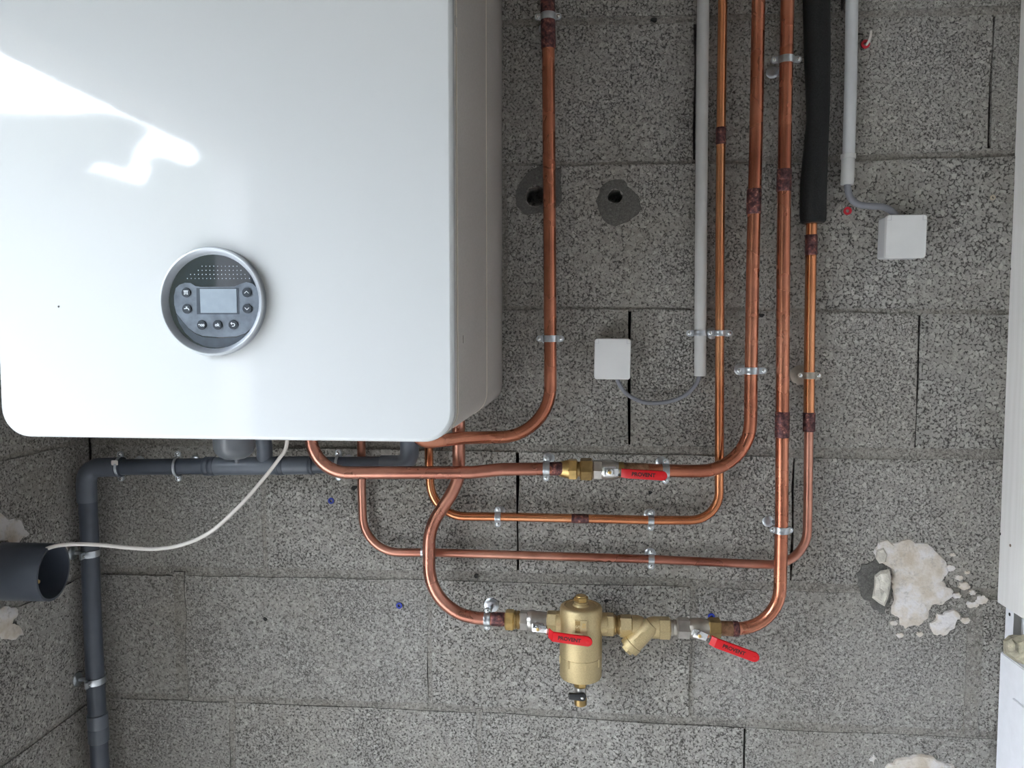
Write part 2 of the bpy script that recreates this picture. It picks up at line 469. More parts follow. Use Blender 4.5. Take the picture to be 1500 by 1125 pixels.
def ring_patch(name, outer, hole_c, hole_r, mat, parent, seed, n=28):
    """thin smear of mortar around a hole: outer outline (pixels) and an irregular hole"""
    rr = random.Random(seed); V = []; F = []
    O = [W(x, y) for x, y in outer]; ctr = hole_c
    # resample outer by angle
    def outer_at(a):
        d = Vector((math.cos(a), 0, math.sin(a))); best = None
        for p, q in zip(O, O[1:] + O[:1]):
            e = q - p; den = d.x * e.z - d.z * e.x
            if abs(den) < 1e-9: continue
            tt = ((p.x - ctr.x) * e.z - (p.z - ctr.z) * e.x) / den; s = ((p.x - ctr.x) * d.z - (p.z - ctr.z) * d.x) / den
            if tt > 0 and -1e-6 <= s <= 1 + 1e-6: best = max(best or 0, tt)
        return best or hole_r * 1.5
    for k in range(n):
        a = 2 * math.pi * k / n; d = Vector((math.cos(a), 0, math.sin(a)))
        ro = outer_at(a) * (1 + rr.uniform(-.05, .05)); ri = hole_r * (1.05 + rr.uniform(-.06, .1))
        for r_, y in ((ri, .002), (ri, -.0038), (ri + (ro - ri) * .5, -.0045), (ro * .94, -.0036), (ro, .002)): V.append(ctr + d * r_ + Vector((0, y, 0)))
    for k in range(n):
        k2 = (k + 1) % n
        for j in range(4): F.append((k * 5 + j, k * 5 + j + 1, k2 * 5 + j + 1, k2 * 5 + j))
    me = fromdata(V, F); bm = bmesh.new(); bm.from_mesh(me); return link(name, bm_mesh(bm), mat, parent)
ring_patch('mortar_smear', [(753, 285), (764, 262), (783, 244), (800, 236), (822, 250), (826, 290), (815, 310), (790, 314), (768, 316), (756, 302)], W(785, 288), .0185, 'mortar_smear', wall_back, 4)
ring_patch('mortar_smear', [(872, 296), (878, 276), (893, 262), (912, 262), (926, 278), (938, 290), (941, 312), (925, 326), (902, 336), (880, 322)], W(901, 288), .0125, 'mortar_smear', wall_back, 5)

# plaster left on the wall
def patch(name, px, mat, parent, thick=.004, plane=None, seed=0, sub=2):
    """uneven plaster smear: outline in pixels on the wall, roughened edge, real thickness"""
    rr = random.Random(seed); P = [(plane or W)(x, y) for x, y in px]
    n_ = -Y3 if plane is None else X3
    for _ in range(sub):
        Q = []
        for a, b in zip(P, P[1:] + P[:1]):
            m_ = (a + b) / 2; d = (b - a); l_ = d.length; d.normalize(); side = d.cross(n_)
            Q += [a, m_ + side * rr.uniform(-.24, .24) * l_]
        P = Q
    ctr = sum(P, Vector()) / len(P); n = len(P); V = []; F = []
    for s, h in ((1.03, -.002), (1., thick * .45), (.93, thick * .85), (.6, thick), (.25, thick * 1.1)):
        for p in P: V.append(ctr + (p - ctr) * s + n_ * (h + 0))
    V.append(ctr + n_ * thick * 1.1)
    for j in range(4):
        for k in range(n): F.append((j * n + k, j * n + (k + 1) % n, (j + 1) * n + (k + 1) % n, (j + 1) * n + k))
    for k in range(n): F.append((4 * n + k, 4 * n + (k + 1) % n, 5 * n))
    me = fromdata(V, F); bm = bmesh.new(); bm.from_mesh(me); return link(name, bm_mesh(bm), mat, parent)
patch('plaster_patch', [(1286, 800), (1300, 791), (1330, 790), (1352, 796), (1368, 806), (1383, 820), (1388, 838), (1380, 850), (1396, 866), (1388, 878), (1370, 884), (1360, 900), (1345, 916), (1326, 920), (1318, 905), (1306, 898), (1306, 860), (1308, 838), (1296, 825), (1284, 820)], 'plaster', wall_back, .0055, seed=1)
patch('plaster_patch', [(1362, 912), (1372, 898), (1388, 895), (1404, 897), (1407, 905), (1398, 920), (1385, 930), (1368, 929)], 'plaster', wall_back, .004, seed=2)
patch('plaster_patch', [(1296, 1128), (1312, 1112), (1338, 1106), (1362, 1107), (1380, 1116), (1396, 1120), (1400, 1150), (1330, 1160), (1295, 1150)], 'plaster', wall_back, .005, seed=3)
for q, (x, y, r_) in enumerate(((1392, 832, 5), (1404, 846, 4), (1412, 858, 6), (1401, 872, 5), (1416, 838, 3), (1424, 868, 4), (1380, 905, 5), (1347, 928, 4), (1318, 930, 4), (1309, 912, 4), (1425, 885, 6), (1437, 878, 7), (1414, 908, 5), (1395, 812, 3))):
    patch('plaster_patch', [(x + r_ * 1.5 * math.cos(i), y + r_ * math.sin(i)) for i in (0, 1, 2, 3, 4, 5.2)], 'plaster', wall_back, .0028, seed=30 + q)
patch('plaster_patch', [(1272, 1112), (1279, 1104), (1284, 1110), (1279, 1120)], 'plaster', wall_back, .003, seed=5)
patch('mortar_smear', [(1254, 840), (1264, 826), (1282, 818), (1296, 826), (1300, 850), (1304, 880), (1296, 900), (1280, 893), (1262, 872)], 'mortar_smear', wall_back, .002, seed=6)
def rock(name, px, Y0, Y1, mat, parent, seed, Yc=None):
    """angular lump: silhouette outline at Y0, faceted towards the viewer at Y1"""
    rr = random.Random(seed); n = len(px); cx = sum(p[0] for p in px) / n; cy = sum(p[1] for p in px) / n; V = []; F = []
    for s, Y in ((.9, Y0), (1., Y0 + (Y1 - Y0) * .45), (.78, Y0 + (Y1 - Y0) * .9), (.4, Y1)):
        for x, y in px: V.append(W(cx + (x - cx) * s * rr.uniform(.95, 1.05), cy + (y - cy) * s * rr.uniform(.95, 1.05), Y + rr.uniform(-.1, .1) * (Y1 - Y0)))
    for j in range(3):
        for k in range(n): F.append((j * n + k, j * n + (k + 1) % n, (j + 1) * n + (k + 1) % n, (j + 1) * n + k))
    F.append(tuple(range(n))); F.append(tuple(range(3 * n, 4 * n)))
    me = fromdata(V, F); bm = bmesh.new(); bm.from_mesh(me); bmesh.ops.triangulate(bm, faces=bm.faces); return link(name, bm_mesh(bm), mat, parent, 20)
rock('mortar_lump', [(1281, 842), (1290, 836), (1302, 834), (1305, 846), (1304, 862), (1301, 876), (1296, 888), (1288, 884), (1278, 876), (1280, 860)], .001, .022, 'lump', wall_back, 4)
rock('mortar_lump', [(1284, 806), (1294, 802), (1300, 812), (1298, 824), (1288, 826), (1283, 818)], 0, .01, 'lump', wall_back, 9)
# small pits knocked in the wall
for x, y, r_ in ((392, 0, 0), (698, 843, .0034), (1164 - 276, 879, .003), (952, 721, .003), (520, 714, .0045), (1115, 462, .0035), (1166 - 776, 906, .0032), (958, 30, .004)):
    if r_:
        prism('chipped_pit', blob(12, r_ * 1.2, r_, .25, int(x)), W(x, y, -.002), X3, Z3, (0, -.0055, 0), 'hole_black', wall_back)

# ---- left wall (short return)
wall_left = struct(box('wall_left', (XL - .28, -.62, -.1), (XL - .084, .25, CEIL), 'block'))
mpl = lambda u, z, n: Vector((XL + n, -u, z))
for k in range(-2, 9):
    ys = [.0, .48, .62] if k % 2 else [.0, .32, .62]
    for a, b in zip(ys, ys[1:]):
        c = [(a + .003, zj(k + 1, XL) + .004), (b - .003, zj(k + 1, XL) + .004), (b - .003, zj(k, XL) - .004), (a + .003, zj(k, XL) - .004)]
        c = [(x, max(0, min(z, CEIL))) for x, z in c]
        if c[3][1] - c[0][1] < .03: continue
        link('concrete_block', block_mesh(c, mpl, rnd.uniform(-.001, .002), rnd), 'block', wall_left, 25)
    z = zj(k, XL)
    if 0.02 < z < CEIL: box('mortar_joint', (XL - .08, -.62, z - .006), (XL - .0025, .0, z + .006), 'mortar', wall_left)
PL = lambda x, y: WX(x, y, XL)
patch('plaster_patch', [(-60, 740), (-20, 752), (6, 757), (22, 762), (34, 772), (42, 782), (30, 790), (0, 792), (-60, 790)], 'plaster', wall_left, .004, PL, 7)
patch('plaster_patch', [(-50, 884), (-10, 882), (12, 888), (26, 900), (14, 916), (34, 930), (10, 936), (-20, 940), (-50, 945)], 'plaster', wall_left, .003, PL, 8)

# ---- right reveal: white board, plastic strip, metal rail
struct(box('wall_right', (XR + .026, -5.0, 0), (XR + .3, 0, CEIL), 'render_dull'))
zb = W(1459, 882).z
def side_poly(name, pts, X0, X1, mat, parent=None, bev=.001):  # outline in (y,z), from X0 to X1
    return prism(name, pts, (X1, 0, 0), -Y3, Z3, (X0 - X1, 0, 0), mat, parent, bev)
board = side_poly('trim_1', [(0, zb), (.62, zb), (.62, CEIL), (0, CEIL)], XR, XR + .024, 'white_wood'); struct(board)
for x, y in ((1480, 394), (1465, 782), (1480, 799)):
    p = WX(x, y, XR); lathe('nail_hole', p + X3 * .002, -X3, [(0, .0026), (.0024, .0026), (.0026, .002)], 'knot' if x > 1470 and y > 700 else 'hole_black', board, 10)
XS = XR + .0255
strip = struct(box('trim_2', (XR + .012, -.3, 0), (XS, -.004, zb - .002), 'white_pvc', None, .001))
p = WX(1479, 900, XR + .012); lathe('screw_hole', p + X3 * .002, -X3, [(0, .003), (.0024, .003), (.0026, .0024)], 'hole_black', strip, 12)
pz = W(1500, 900, .03).z
box('metal_rail', (XR + .009, -.06, pz - .035), (XR + .0125, -.036, zb - .003), 'alu', strip)
box('cover_strip', (XR + .006, -.3, 0), (XR + .0125, -.004, W(1480, 960, .02).z), 'white_pvc', strip, .0015)
box('cover_lip', (XR + .003, -.3, 0), (XR + .0065, -.052, W(1480, 1010, .02).z), 'white_pvc', strip, .001)
ro = rock('insulation_chunk', [(1468, 938), (1477, 931), (1492, 927), (1512, 921), (1530, 930), (1534, 960), (1520, 985), (1500, 978), (1484, 968), (1470, 957)], .012, .075, 'wool', None, 12)
tag(ro, 'ragged pale yellow insulation chunk jammed under the white board at right', 'insulation')

# ---- floor, carport roof, ground, added light-blocking walls and hedge slab (behind the camera)
struct(box('floor', (-1.27, -3.6, -.12), (XR + .3, .25, 0), 'paving'))
struct(box('ceiling', (-1.24, -3.6, CEIL), (XR + .3, .25, CEIL + .15), 'soffit'))
struct(box('beam_skycut', (-1.24, -3.6, CAMZ + .60), (-1.10, .25, CEIL), 'soffit'))   # eaves beam along the open left side, set low to cut sky light
struct(box('ground', (-30, -30, -.3), (30, 8, -.121), 'gravel'))
struct(box('wall_front_added', (-1.24, -3.7, 0), (XR + .3, -3.6, CEIL), 'render_dull'))  # added behind the camera to shut out frontal light
struct(box('wall_side_added', (-1.24, -3.6, 0), (-1.12, -2.15, CEIL), 'render_dull'))  # added to narrow the left opening and make the light more directional
# unseen hedge slab added behind the camera, notched so the boiler front mirrors sky
YO = -5.0
def far(px, py):                          # where the mirror image of pixel (px,py) in the boiler front lands on that slab
    d = W(px, py) - CAM; k_ = (2 * (DIST - .52) - DIST - YO) / d.y
    return (d.x * k_, CAMZ + d.z * k_)
notch = [(172, 166), (188, 172), (176, 190), (164, 203), (160, 225), (150, 238), (120, 224), (98, 232), (80, 248), (74, 262), (96, 272), (112, 258), (140, 250), (160, 255), (182, 263), (203, 274), (214, 262), (222, 245), (212, 236), (232, 226), (240, 240), (262, 236), (278, 242), (292, 230), (280, 214), (300, 195), (310, 160)]
ol = [(XR + .3, -.12), (XR + .3, 3.05), (far(312, 160)[0], 3.05)] + [far(x, y) for x, y in reversed(notch)] + [far(165, 165), far(0, 165), (-9, far(0, 165)[1]), (-9, -.12)]
struct(prism('hedge_slab_added', ol, (0, YO, 0), X3, Z3, (0, -.3, 0), 'hedge_added_dark'))
struct(box('wall_skycut', (-6.2, -5.0, -.12), (-6.0, 4.5, SKYCUT_H), 'skycut_brown'))  # unseen wall added to hold back low sky light from the left

# ================================================================== THE BOILER
YB = .52
pr = W(664, 560, YB).x; plft = W(-1, 560, YB).x
zb0 = W(340, 644, YB).z
ztop = zb0 + .86
bw, bh = pr - plft, ztop - zb0
bcx, bcz = (pr + plft) / 2, (ztop + zb0) / 2
boiler = thing('boiler', (bcx, -YB / 2, zb0), 'white wall-hung boiler with round control panel and grey sides', 'boiler')
def slab(name, y0, y1, inset, mat, bev, r=.036):
    ol = rrect(bw - 2 * inset, bh - 2 * inset, r - inset, 10)
    return prism(name, ol, (bcx, -y0, bcz), X3, Z3, (0, -(y1 - y0), 0), mat, boiler, bev, 3)
slab('rear_casing', .004, .222, .0, 'casing_grey', .001)
slab('seam', .2215, .2245, -.0006, 'seam_cream', 0)
slab('main_casing', .224, .488, .0, 'casing_grey', .001)
slab('seam', .4875, .4915, -.0006, 'seam_cream', 0)
slab('gasket', .491, .495, .002, 'gasket_dark', 0)
slab('front_rim', .4945, .508, -.0003, 'casing_grey', .003)
slab('front_panel', .507, YB, -.0004, 'enamel_white', .0045)
for (x, y) in ((679, 497), (667, 31)):
    p = WX(x, y, pr); q = prism('latch', rrect(.012, .010, .002, 3), (pr, p.y, p.z), -Y3, Z3, (.0012, 0, 0), 'casing_grey', boiler, .0005)
# siphon cup under the casing
sp = W(343, 648, .20); sp2 = Vector((sp.x, sp.y, zb0))
zs_ = W(343, 673, .2).z
lathe('siphon', Vector((sp.x, sp.y, zs_)), Z3, [(0, .006), (.002, .017), (.006, .0245), (.012, .0295), (.020, .0325), (zb0 - zs_ + .003, .0345)], 'siphon_grey', boiler, 32)
lathe('siphon_spout', Vector((sp.x + .004, sp.y, W(345, 679, .2).z)), Z3, [(0, .003), (.006, .004), (.012, .006)], 'siphon_grey', boiler, 16)
# ---- control panel
cp = W(314, 442, YB); cr = abs(W(390, 442, YB).x - W(238, 442, YB).x) / 2
N_ = -Y3
def disc(name, o, prof, mat, par, seg=48, close=True): return lathe(name, o, N_, prof, mat, par, seg, 0, close)
bez = disc('bezel', cp, [(-.001, cr), (.006, cr), (.0078, cr * .985), (.0082, cr * .955), (.0075, cr * .93), (.0016, cr * .862), (.0006, cr * .855)], 'bezel_silver', boiler, 64, False)
disc('bezel_edge', cp, [(.0070, cr * 1.0), (.0084, cr * .982), (.0086, cr * .958), (.0076, cr * .94)], 'bezel_edge', bez, 64, False)
# glass
gy = .0006
glass = disc('display_glass', cp + N_ * gy, [(-.0015, cr * .875), (.0006, cr * .875), (.001, cr * .87)], 'panel_glass', boiler, 64)
GP = lambda x, y: W(x, y, YB + .0016)     # pixel on the glass
def zx(x, y):                             # coordinates read in the enlarged crop of the panel
    return (225 + x / 6.25, 350 + y / 6.25)
go = cp + N_ * (gy + .001)
def on_glass(name, px, lift, th, mat, par, bev=0.):
    P = [GP(*zx(x, y)) for x, y in px]; ol = [(p.x - go.x, p.z - go.z) for p in P]
    return prism(name, ol, go + N_ * lift, X3, Z3, N_ * th, mat, par, bev)
def lens(px, R_=cr * .84):                # keep an outline inside the glass
    return px
film = on_glass('protective_film', [(205, 450), (240, 418), (290, 402), (340, 404), (385, 432), (440, 440), (740, 436), (790, 415), (850, 395), (905, 408), (945, 445), (962, 500), (972, 600), (968, 680), (945, 750), (900, 815), (840, 865), (760, 892), (600, 900), (450, 888), (380, 860), (320, 815), (260, 745), (210, 680), (190, 600), (188, 520)], .0001, .0004, 'film_grey', glass)
on_glass('film_edge', [(210, 690), (262, 752), (322, 822), (382, 868), (450, 897), (600, 909), (760, 901), (845, 872), (905, 822), (925, 800), (890, 860), (800, 940), (700, 985), (580, 998), (470, 985), (370, 935), (290, 860), (235, 770)], .0001, .0003, 'film_shade', glass)
on_glass('screen_frame', [(395, 450), (780, 450), (785, 690), (400, 690)], .0005, .0004, 'film_shade', glass)
on_glass('screen', [(428, 458), (762, 458), (768, 678), (436, 678)], .0008, .0006, 'lcd_grey', glass)
bt = {}
for nm, (x, y) in {'heat': (304, 492), 'tap': (310, 640), 'eco': (445, 787), 'ok': (590, 787), 'back': (733, 785), 'up': (858, 490), 'down': (862, 638)}.items():
    p = GP(*zx(x, y)); o_ = Vector((p.x, go.y, p.z)) + N_ * .0004
    b_ = disc('button', o_, [(0, .0056), (.0012, .0056), (.0017, .0050)], 'button_dark', glass, 24); bt[nm] = (b_, o_ + N_ * .0017)
def strokes(b, o, segs, wd=.0006):
    V = []; F = []
    for (x0, z0, x1, z1) in segs:
        a = Vector((x0, 0, z0)) * .001; c = Vector((x1, 0, z1)) * .001; d = (c - a).normalized(); s = Vector((-d.z, 0, d.x)) * wd / 2
        i = len(V)
        for yy in (0, -.0003):
            for q in (a - s, c - s, c + s, a + s): V.append(o + q + Vector((0, yy, 0)))
        F += [(i, i + 1, i + 2, i + 3), (i + 4, i + 5, i + 6, i + 7)] + [(i + k, i + (k + 1) % 4, i + 4 + (k + 1) % 4, i + 4 + k) for k in range(4)]
    me = fromdata(V, F); bm = bmesh.new(); bm.from_mesh(me); link('icon', bm_mesh(bm), 'icon_pale', b, 0)
# the glass parts sit at the third level, so the icons join the glass as siblings of the buttons
strokes(glass, bt['up'][1], [(-2.6, -1.1, 0, 1.4), (0, 1.4, 2.6, -1.1)])
strokes(glass, bt['down'][1], [(-2.6, 1.1, 0, -1.4), (0, -1.4, 2.6, 1.1)])
strokes(glass, bt['heat'][1], [(-2.8, 2, 2.8, 2), (-1.8, 2, -1.8, -2), (0, 2, 0, -2), (1.8, 2, 1.8, -2), (-2.4, -2, -1.2, -2), (1.2, -2, 2.4, -2)], .0007)
strokes(glass, bt['tap'][1], [(-3, 0, 1.6, 0.6), (-.8, 2, 1.0, 2), (0, 2, 0, .5), (1.4, .6, 2.8, -.6), (2.8, -.6, 2.8, -1.8)], .001)
strokes(glass, bt['back'][1], [(-2.4, 1.4, 1.2, 1.4), (1.2, 1.4, 2.2, .4), (2.2, .4, 2.2, -.8), (2.2, -.8, 1.2, -1.8), (1.2, -1.8, -1, -1.8), (-2.4, 1.4, -1.0, 2.6), (-2.4, 1.4, -1.0, .2)], .0008)
for nm in ('eco', 'ok'):
    link('icon', text_mesh(nm, .0052, bt[nm][1], X3, Z3, N_, .0), 'icon_pale', glass, 0)
V = []; F = []
for r_, (y, x0, x1) in enumerate(((250, 445, 770), (288, 410, 810), (325, 340, 850), (362, 310, 890))):
    x = x0
    while x <= x1:
        p = GP(*zx(x, y)); c = Vector((p.x, go.y - .0003, p.z)); i = len(V); q = .00055
        V += [c + Vector((-q, 0, 0)), c + Vector((0, 0, -q)), c + Vector((q, 0, 0)), c + Vector((0, 0, q))]; F.append((i, i + 1, i + 2, i + 3)); x += 35.5
dots = link('speaker_dots', fromdata(V, F), 'icon_pale', glass, 0); dots['kind'] = 'stuff'
p = W(86, 449, YB); prism('paint_fleck', blob(8, .0012, .0012, .2), p, X3, Z3, (0, -.0005, 0), 'gasket_dark', boiler)

# ================================================================== PIPES
def P(*pts): return [(W(x, y, Y), r) for x, y, Y, r in pts]
def up_to(px, py, Y, z):                  # the point straight above pixel (px,py) at height z
    p = W(px, py, Y); return Vector((p.x, p.y, z))
def ring_on(name, a, b, r, mat, parent, lip=.0007):
    """sleeve coupling from point a to b"""
    a, b = Vector(a), Vector(b); Ln = (b - a).length
    return lathe(name, a, b - a, [(0, r), (.0012, r + lip), (Ln * .46, r + lip), (Ln * .5, r + lip * .3), (Ln * .54, r + lip), (Ln - .0012, r + lip), (Ln, r)], mat, parent, 20)
ZT = CEIL - .001
R22, R16 = .011, .0079
GP_ = 'copper heating pipes'

# P1: from the ceiling beside the boiler, down and back left under it
p1 = thing('copper_pipe', W(806, 560, .05), 'copper pipe nearest the boiler, dropping past two drilled holes and bending left under the casing', 'pipe', GP_)
e = W(604, 652, .15)
tube('tube', fillet([(up_to(802, 0, .05, ZT), 0)] + P((803, 60, .05, 0), (804.5, 250, .05, 0), (806, 500, .05, 0), (806.5, 640.5, .052, .088), (720, 640.5, .066, .05), (678, 641.5, .092, .06), (606, 650, .14, .035)) + [(Vector((e.x, e.y, zb0)), 0)]), R22, 'copper_red', p1)
ring_on('coupling', W(802, -8, .05), W(803.5, 72, .05), R22 + .0008, 'oxide', p1)

# P2: left piece and right piece around the isolating valve
p2a = thing('copper_pipe', W(600, 692, .1), 'copper pipe curving out from under the boiler into the upper red-lever valve', 'pipe', GP_)
tube('tube', fillet([(up_to(455, 650, .12, zb0), 0)] + P((457, 692, .118, .062), (520, 692.5, .11, .2), (690, 692, .1, .1), (735, 687.5, .095, .1), (822, 686.5, .085, 0))), R22, 'copper_dull', p2a)
lathe('solder_end', W(803, 686.5, .086), W(822, 686.5, .085) - W(803, 686.5, .086), [(0, .0112), (.002, .0118), (.020, .0118), (.024, .0112)], 'oxide', p2a, 20)
p2b = thing('copper_pipe', W(1100, 560, .06), 'copper pipe leaving the upper red-lever valve rightwards and bending up to the ceiling', 'pipe', GP_)
tube('tube', fillet(P((900, 687, .079, 0), (1000, 690, .07, 0), (1099, 690, .06, .085), (1100, 560, .055, 0), (1103, 375, .055, 0), (1108, 180, .055, 0)) + [(up_to(1110, 0, .055, ZT), 0)]), R22, 'copper_red', p2b)
lathe('solder_end', W(903, 687.5, .0785), W(950, 688.7, .0745) - W(903, 687.5, .0785), [(0, .0114), (.002, .012), (.05, .012), (.053, .0112)], 'solder_brown', p2b, 20)
ring_on('coupling', W(1103.8, 314, .055), W(1104.8, 277, .055), R22 + .0004, 'oxide', p2b)

# P3
p3 = thing('copper_pipe', W(1055, 560, .03), 'thin bright copper pipe beside the straight grey conduit, looping left below the upper valve', 'pipe', GP_)
tube('tube', fillet([(up_to(627, 700, .03, zb0), 0)] + P((629, 690, .03, 0), (633, 756, .03, .062), (735, 757, .03, 0), (850, 759.5, .03, 0), (960, 762, .03, 0), (1053.5, 762, .03, .05), (1054, 600, .03, 0), (1054.5, 375, .03, 0), (1056, 200, .03, 0)) + [(up_to(1057.5, 0, .03, ZT), 0)]), R16, 'copper_bright', p3)
ring_on('coupling', W(1056, 212, .03), W(1056, 187, .03), R16 + .0003, 'oxide', p3, .0005)
lathe('solder_end', W(837, 759.3, .03), W(863, 759.9, .03) - W(837, 759.3, .03), [(0, R16 + .0001), (.004, R16 + .0005), (.024, R16 + .0005), (.031, R16 + .0001)], 'oxide', p3, 18)

# P4
p4a = thing('copper_pipe', W(640, 800, .06), 'copper pipe with an S bend dropping from the boiler to the dirt separator', 'pipe', GP_)
tube('tube', spline([up_to(672, 640, .06, zb0)] + [W(x, y, .06) for x, y in ((672, 640), (672, 685), (670, 703), (661, 724), (648, 744), (636, 764), (629.5, 786), (628.5, 812), (629.5, 840), (637, 864), (652, 884), (672, 898), (694, 904.5), (716, 906.5), (745, 908))]), .0113, 'copper_dull', p4a)
lathe('solder_end', W(720, 906.7, .06), X3, [(0, .0114), (.002, .0122), (.022, .0122), (.024, .0114)], 'oxide', p4a, 20)
p4b = thing('copper_pipe', W(1146, 560, .06), 'long copper pipe falling from the ceiling and sweeping left into the lower right red-lever valve', 'pipe', GP_)
tube('tube', fillet(P((1062, 920.5, .06, 0), (1078, 921, .06, 0), (1141.5, 921, .06, .075), (1145, 760, .06, 0), (1146, 600, .06, 0), (1147.5, 375, .06, 0), (1150, 180, .06, 0)) + [(up_to(1153, 0, .06, ZT), 0)]), R22, 'copper_red', p4b)
ring_on('coupling', W(1148, 281, .06), W(1149, 248, .06), R22 + .0004, 'oxide', p4b)
ring_on('coupling', W(1145.5, 641, .06), W(1146, 603, .06), R22 + .0004, 'oxide', p4b)
lathe('solder_end', W(1073, 921, .06), X3, [(0, .0112), (.001, .0132), (.009, .0132), (.011, .0112)], 'oxide', p4b, 20)
lathe('valve_tail', W(1055, 920.3, .06), X3, [(0, .0128), (.0205, .0128), (.0215, .0115)], 'solder_brown', p4b, 20)

# P5
p5 = thing('copper_pipe', W(1185, 600, .03), 'copper pipe coming out of the black foam sleeve, looping left as the lowest straight run', 'pipe', GP_)
pa = [W(1190, 260, .032), W(1188, 375, .03), W(1186, 500, .028), W(1185, 612, .026)]
tube('upper_tube', pa, .0092, 'copper_bright', p5)
tube('tube', fillet(P((1185, 606, .026, 0), (1183.5, 740, .025, 0), (1181.5, 829, .024, .062), (1100, 826, .023, 0), (950, 819, .023, 0), (800, 814.5, .023, 0), (640, 809.5, .023, 0), (533, 809, .022, .066), (530, 720, .022, 0)) + [(up_to(530, 700, .022, zb0), 0)]), .0077, 'copper_dull', p5)
ring_on('coupling', W(1185, 632, .026), W(1185.4, 604, .026), .0096, 'oxide', p5)
ring_on('coupling', W(1188, 374, .03), W(1188.5, 344, .03), .0096, 'oxide', p5)
lathe('silver_collar', W(617, 809.2, .023), X3, [(0, .0085), (.0015, .0092), (.006, .0092), (.0075, .0085)], 'zinc', p5, 18)

# black foam sleeve around the top of P5
fs = [(1197, -60, .021), (1196, 0, .0215), (1197, 70, .0212), (1198, 130, .0195), (1198, 175, .0182), (1195, 220, .0195), (1192, 262, .0213), (1191, 300, .0213), (1191, 318, .0213), (1191, 324.5, .0205), (1191, 327, .0175)]
sl = [up_to(1197, -60, .034, ZT)] + [W(x, y, .034) for x, y, r in fs]
foam = tube('insulation_sleeve', sl, [.021] + [r for _, _, r in fs], 'foam_black', None, 28)
tag(foam, 'wavy black foam sleeve wrapped around the upper end of the rightmost copper pipe', 'pipe insulation')

# ---- grey conduits, cables and junction boxes
c1 = thing('conduit', W(1027, 400, .02), 'straight grey plastic conduit beside the thin copper pipe, ending in the open air', 'conduit')
tube('tube', [up_to(1030.5, 0, .02, ZT), W(1030, 0, .02), W(1028, 200, .02), W(1026.7, 375, .02), W(1025.5, 551, .02)], .0103, 'conduit_grey', c1, 24)
lathe('open_end', W(1025.5, 551.3, .02), Z3, [(0, .0086), (.0008, .0086)], 'hole_black', c1, 20)
tag(tube('cable', spline([W(x, y, Y) for x, y, Y in ((1026, 520, .02), (1024, 552, .021), (1014, 570, .022), (996, 583, .022), (972, 589.5, .021), (945, 589.5, .02), (922, 580, .018), (909, 566, .016), (903, 552, .015))]), .0036, 'cable_grey', None, 12), 'grey cable sagging between the conduit end and the left junction box', 'cable')
c2 = thing('conduit', W(1244, 130, .022), 'pale grey plastic conduit with a sleeve end above the right junction box', 'conduit')
tube('tube', [up_to(1248.5, 0, .022, ZT), W(1248, 0, .022), W(1246, 130, .022), W(1243, 232, .022)], .0099, 'conduit_pale', c2, 24)
lathe('sleeve', W(1241, 271, .022), W(1242.6, 228, .022) - W(1241, 271, .022), [(0, .0102), (.001, .0107), (.043, .0107), (.0435, .0122), (.0508, .0122), (.0515, .0105)], 'conduit_grey', c2, 24)
tag(tube('cable', spline([W(x, y, Y) for x, y, Y in ((1241, 255, .022), (1241.5, 274, .022), (1246, 290, .022), (1258, 299.5, .022), (1276, 302, .021), (1292, 303, .02), (1304, 308, .02), (1314, 318, .02), (1318, 326, .02))]), .0056, 'cable_grey', None, 14), 'thick grey cable running from the sleeved conduit into the right junction box', 'cable')

def junction_box(cx, cy, wpx, hpx, label, tilt=0., stain=False):
    D = .042; a = W(cx - wpx / 2, cy, D); b = W(cx + wpx / 2, cy, D); t_ = W(cx, cy - hpx / 2, D); d_ = W(cx, cy + hpx / 2, D)
    wd, ht = b.x - a.x, t_.z - d_.z; c = Vector(((a.x + b.x) / 2, 0, (t_.z + d_.z) / 2))
    th = thing('junction_box', c, label, 'junction box', 'square grey junction boxes on the block wall')
    u = Vector((math.cos(tilt), 0, math.sin(tilt))); v = Vector((-math.sin(tilt), 0, math.cos(tilt)))
    prism('base', rrect(wd * .965, ht * .965, .004, 4), c - Y3 * -.001, u, v, (0, -.034, 0), 'box_side', th, .0006)
    lid = prism('lid', rrect(wd, ht, .005, 5), c - Y3 * .0335, u, v, (0, -(D - .0335), 0), 'box_grey', th, .0015, 3)
    q = wd * .11; fr = c - Y3 * D
    for sx in (-1, 1):   # hinge corners marked off at the top of the lid
        o_ = fr + u * (sx * (wd / 2 - q)) + v * (ht / 2 - q * 1.25)
        prism('corner_notch', [(-.0005, -.0004), (.0005, -.0004), (.0005, q * 1.2), (-.0005, q * 1.2)], o_, u, v, (0, -.0003, 0), 'box_side', lid)
        prism('corner_notch', [(0, -.0004), (sx * q * .95, -.0004), (sx * q * .95, .0004), (0, .0004)], o_, u, v, (0, -.0003, 0), 'box_side', lid)
    return th
junction_box(897.3, 525.8, 53.2, 60, 'grey square junction box between the pipes, its cable leaving from below', -.006)
junction_box(1328, 346, 59.5, 63.5, 'grey square junction box at right, its cable entering from above', -.004)

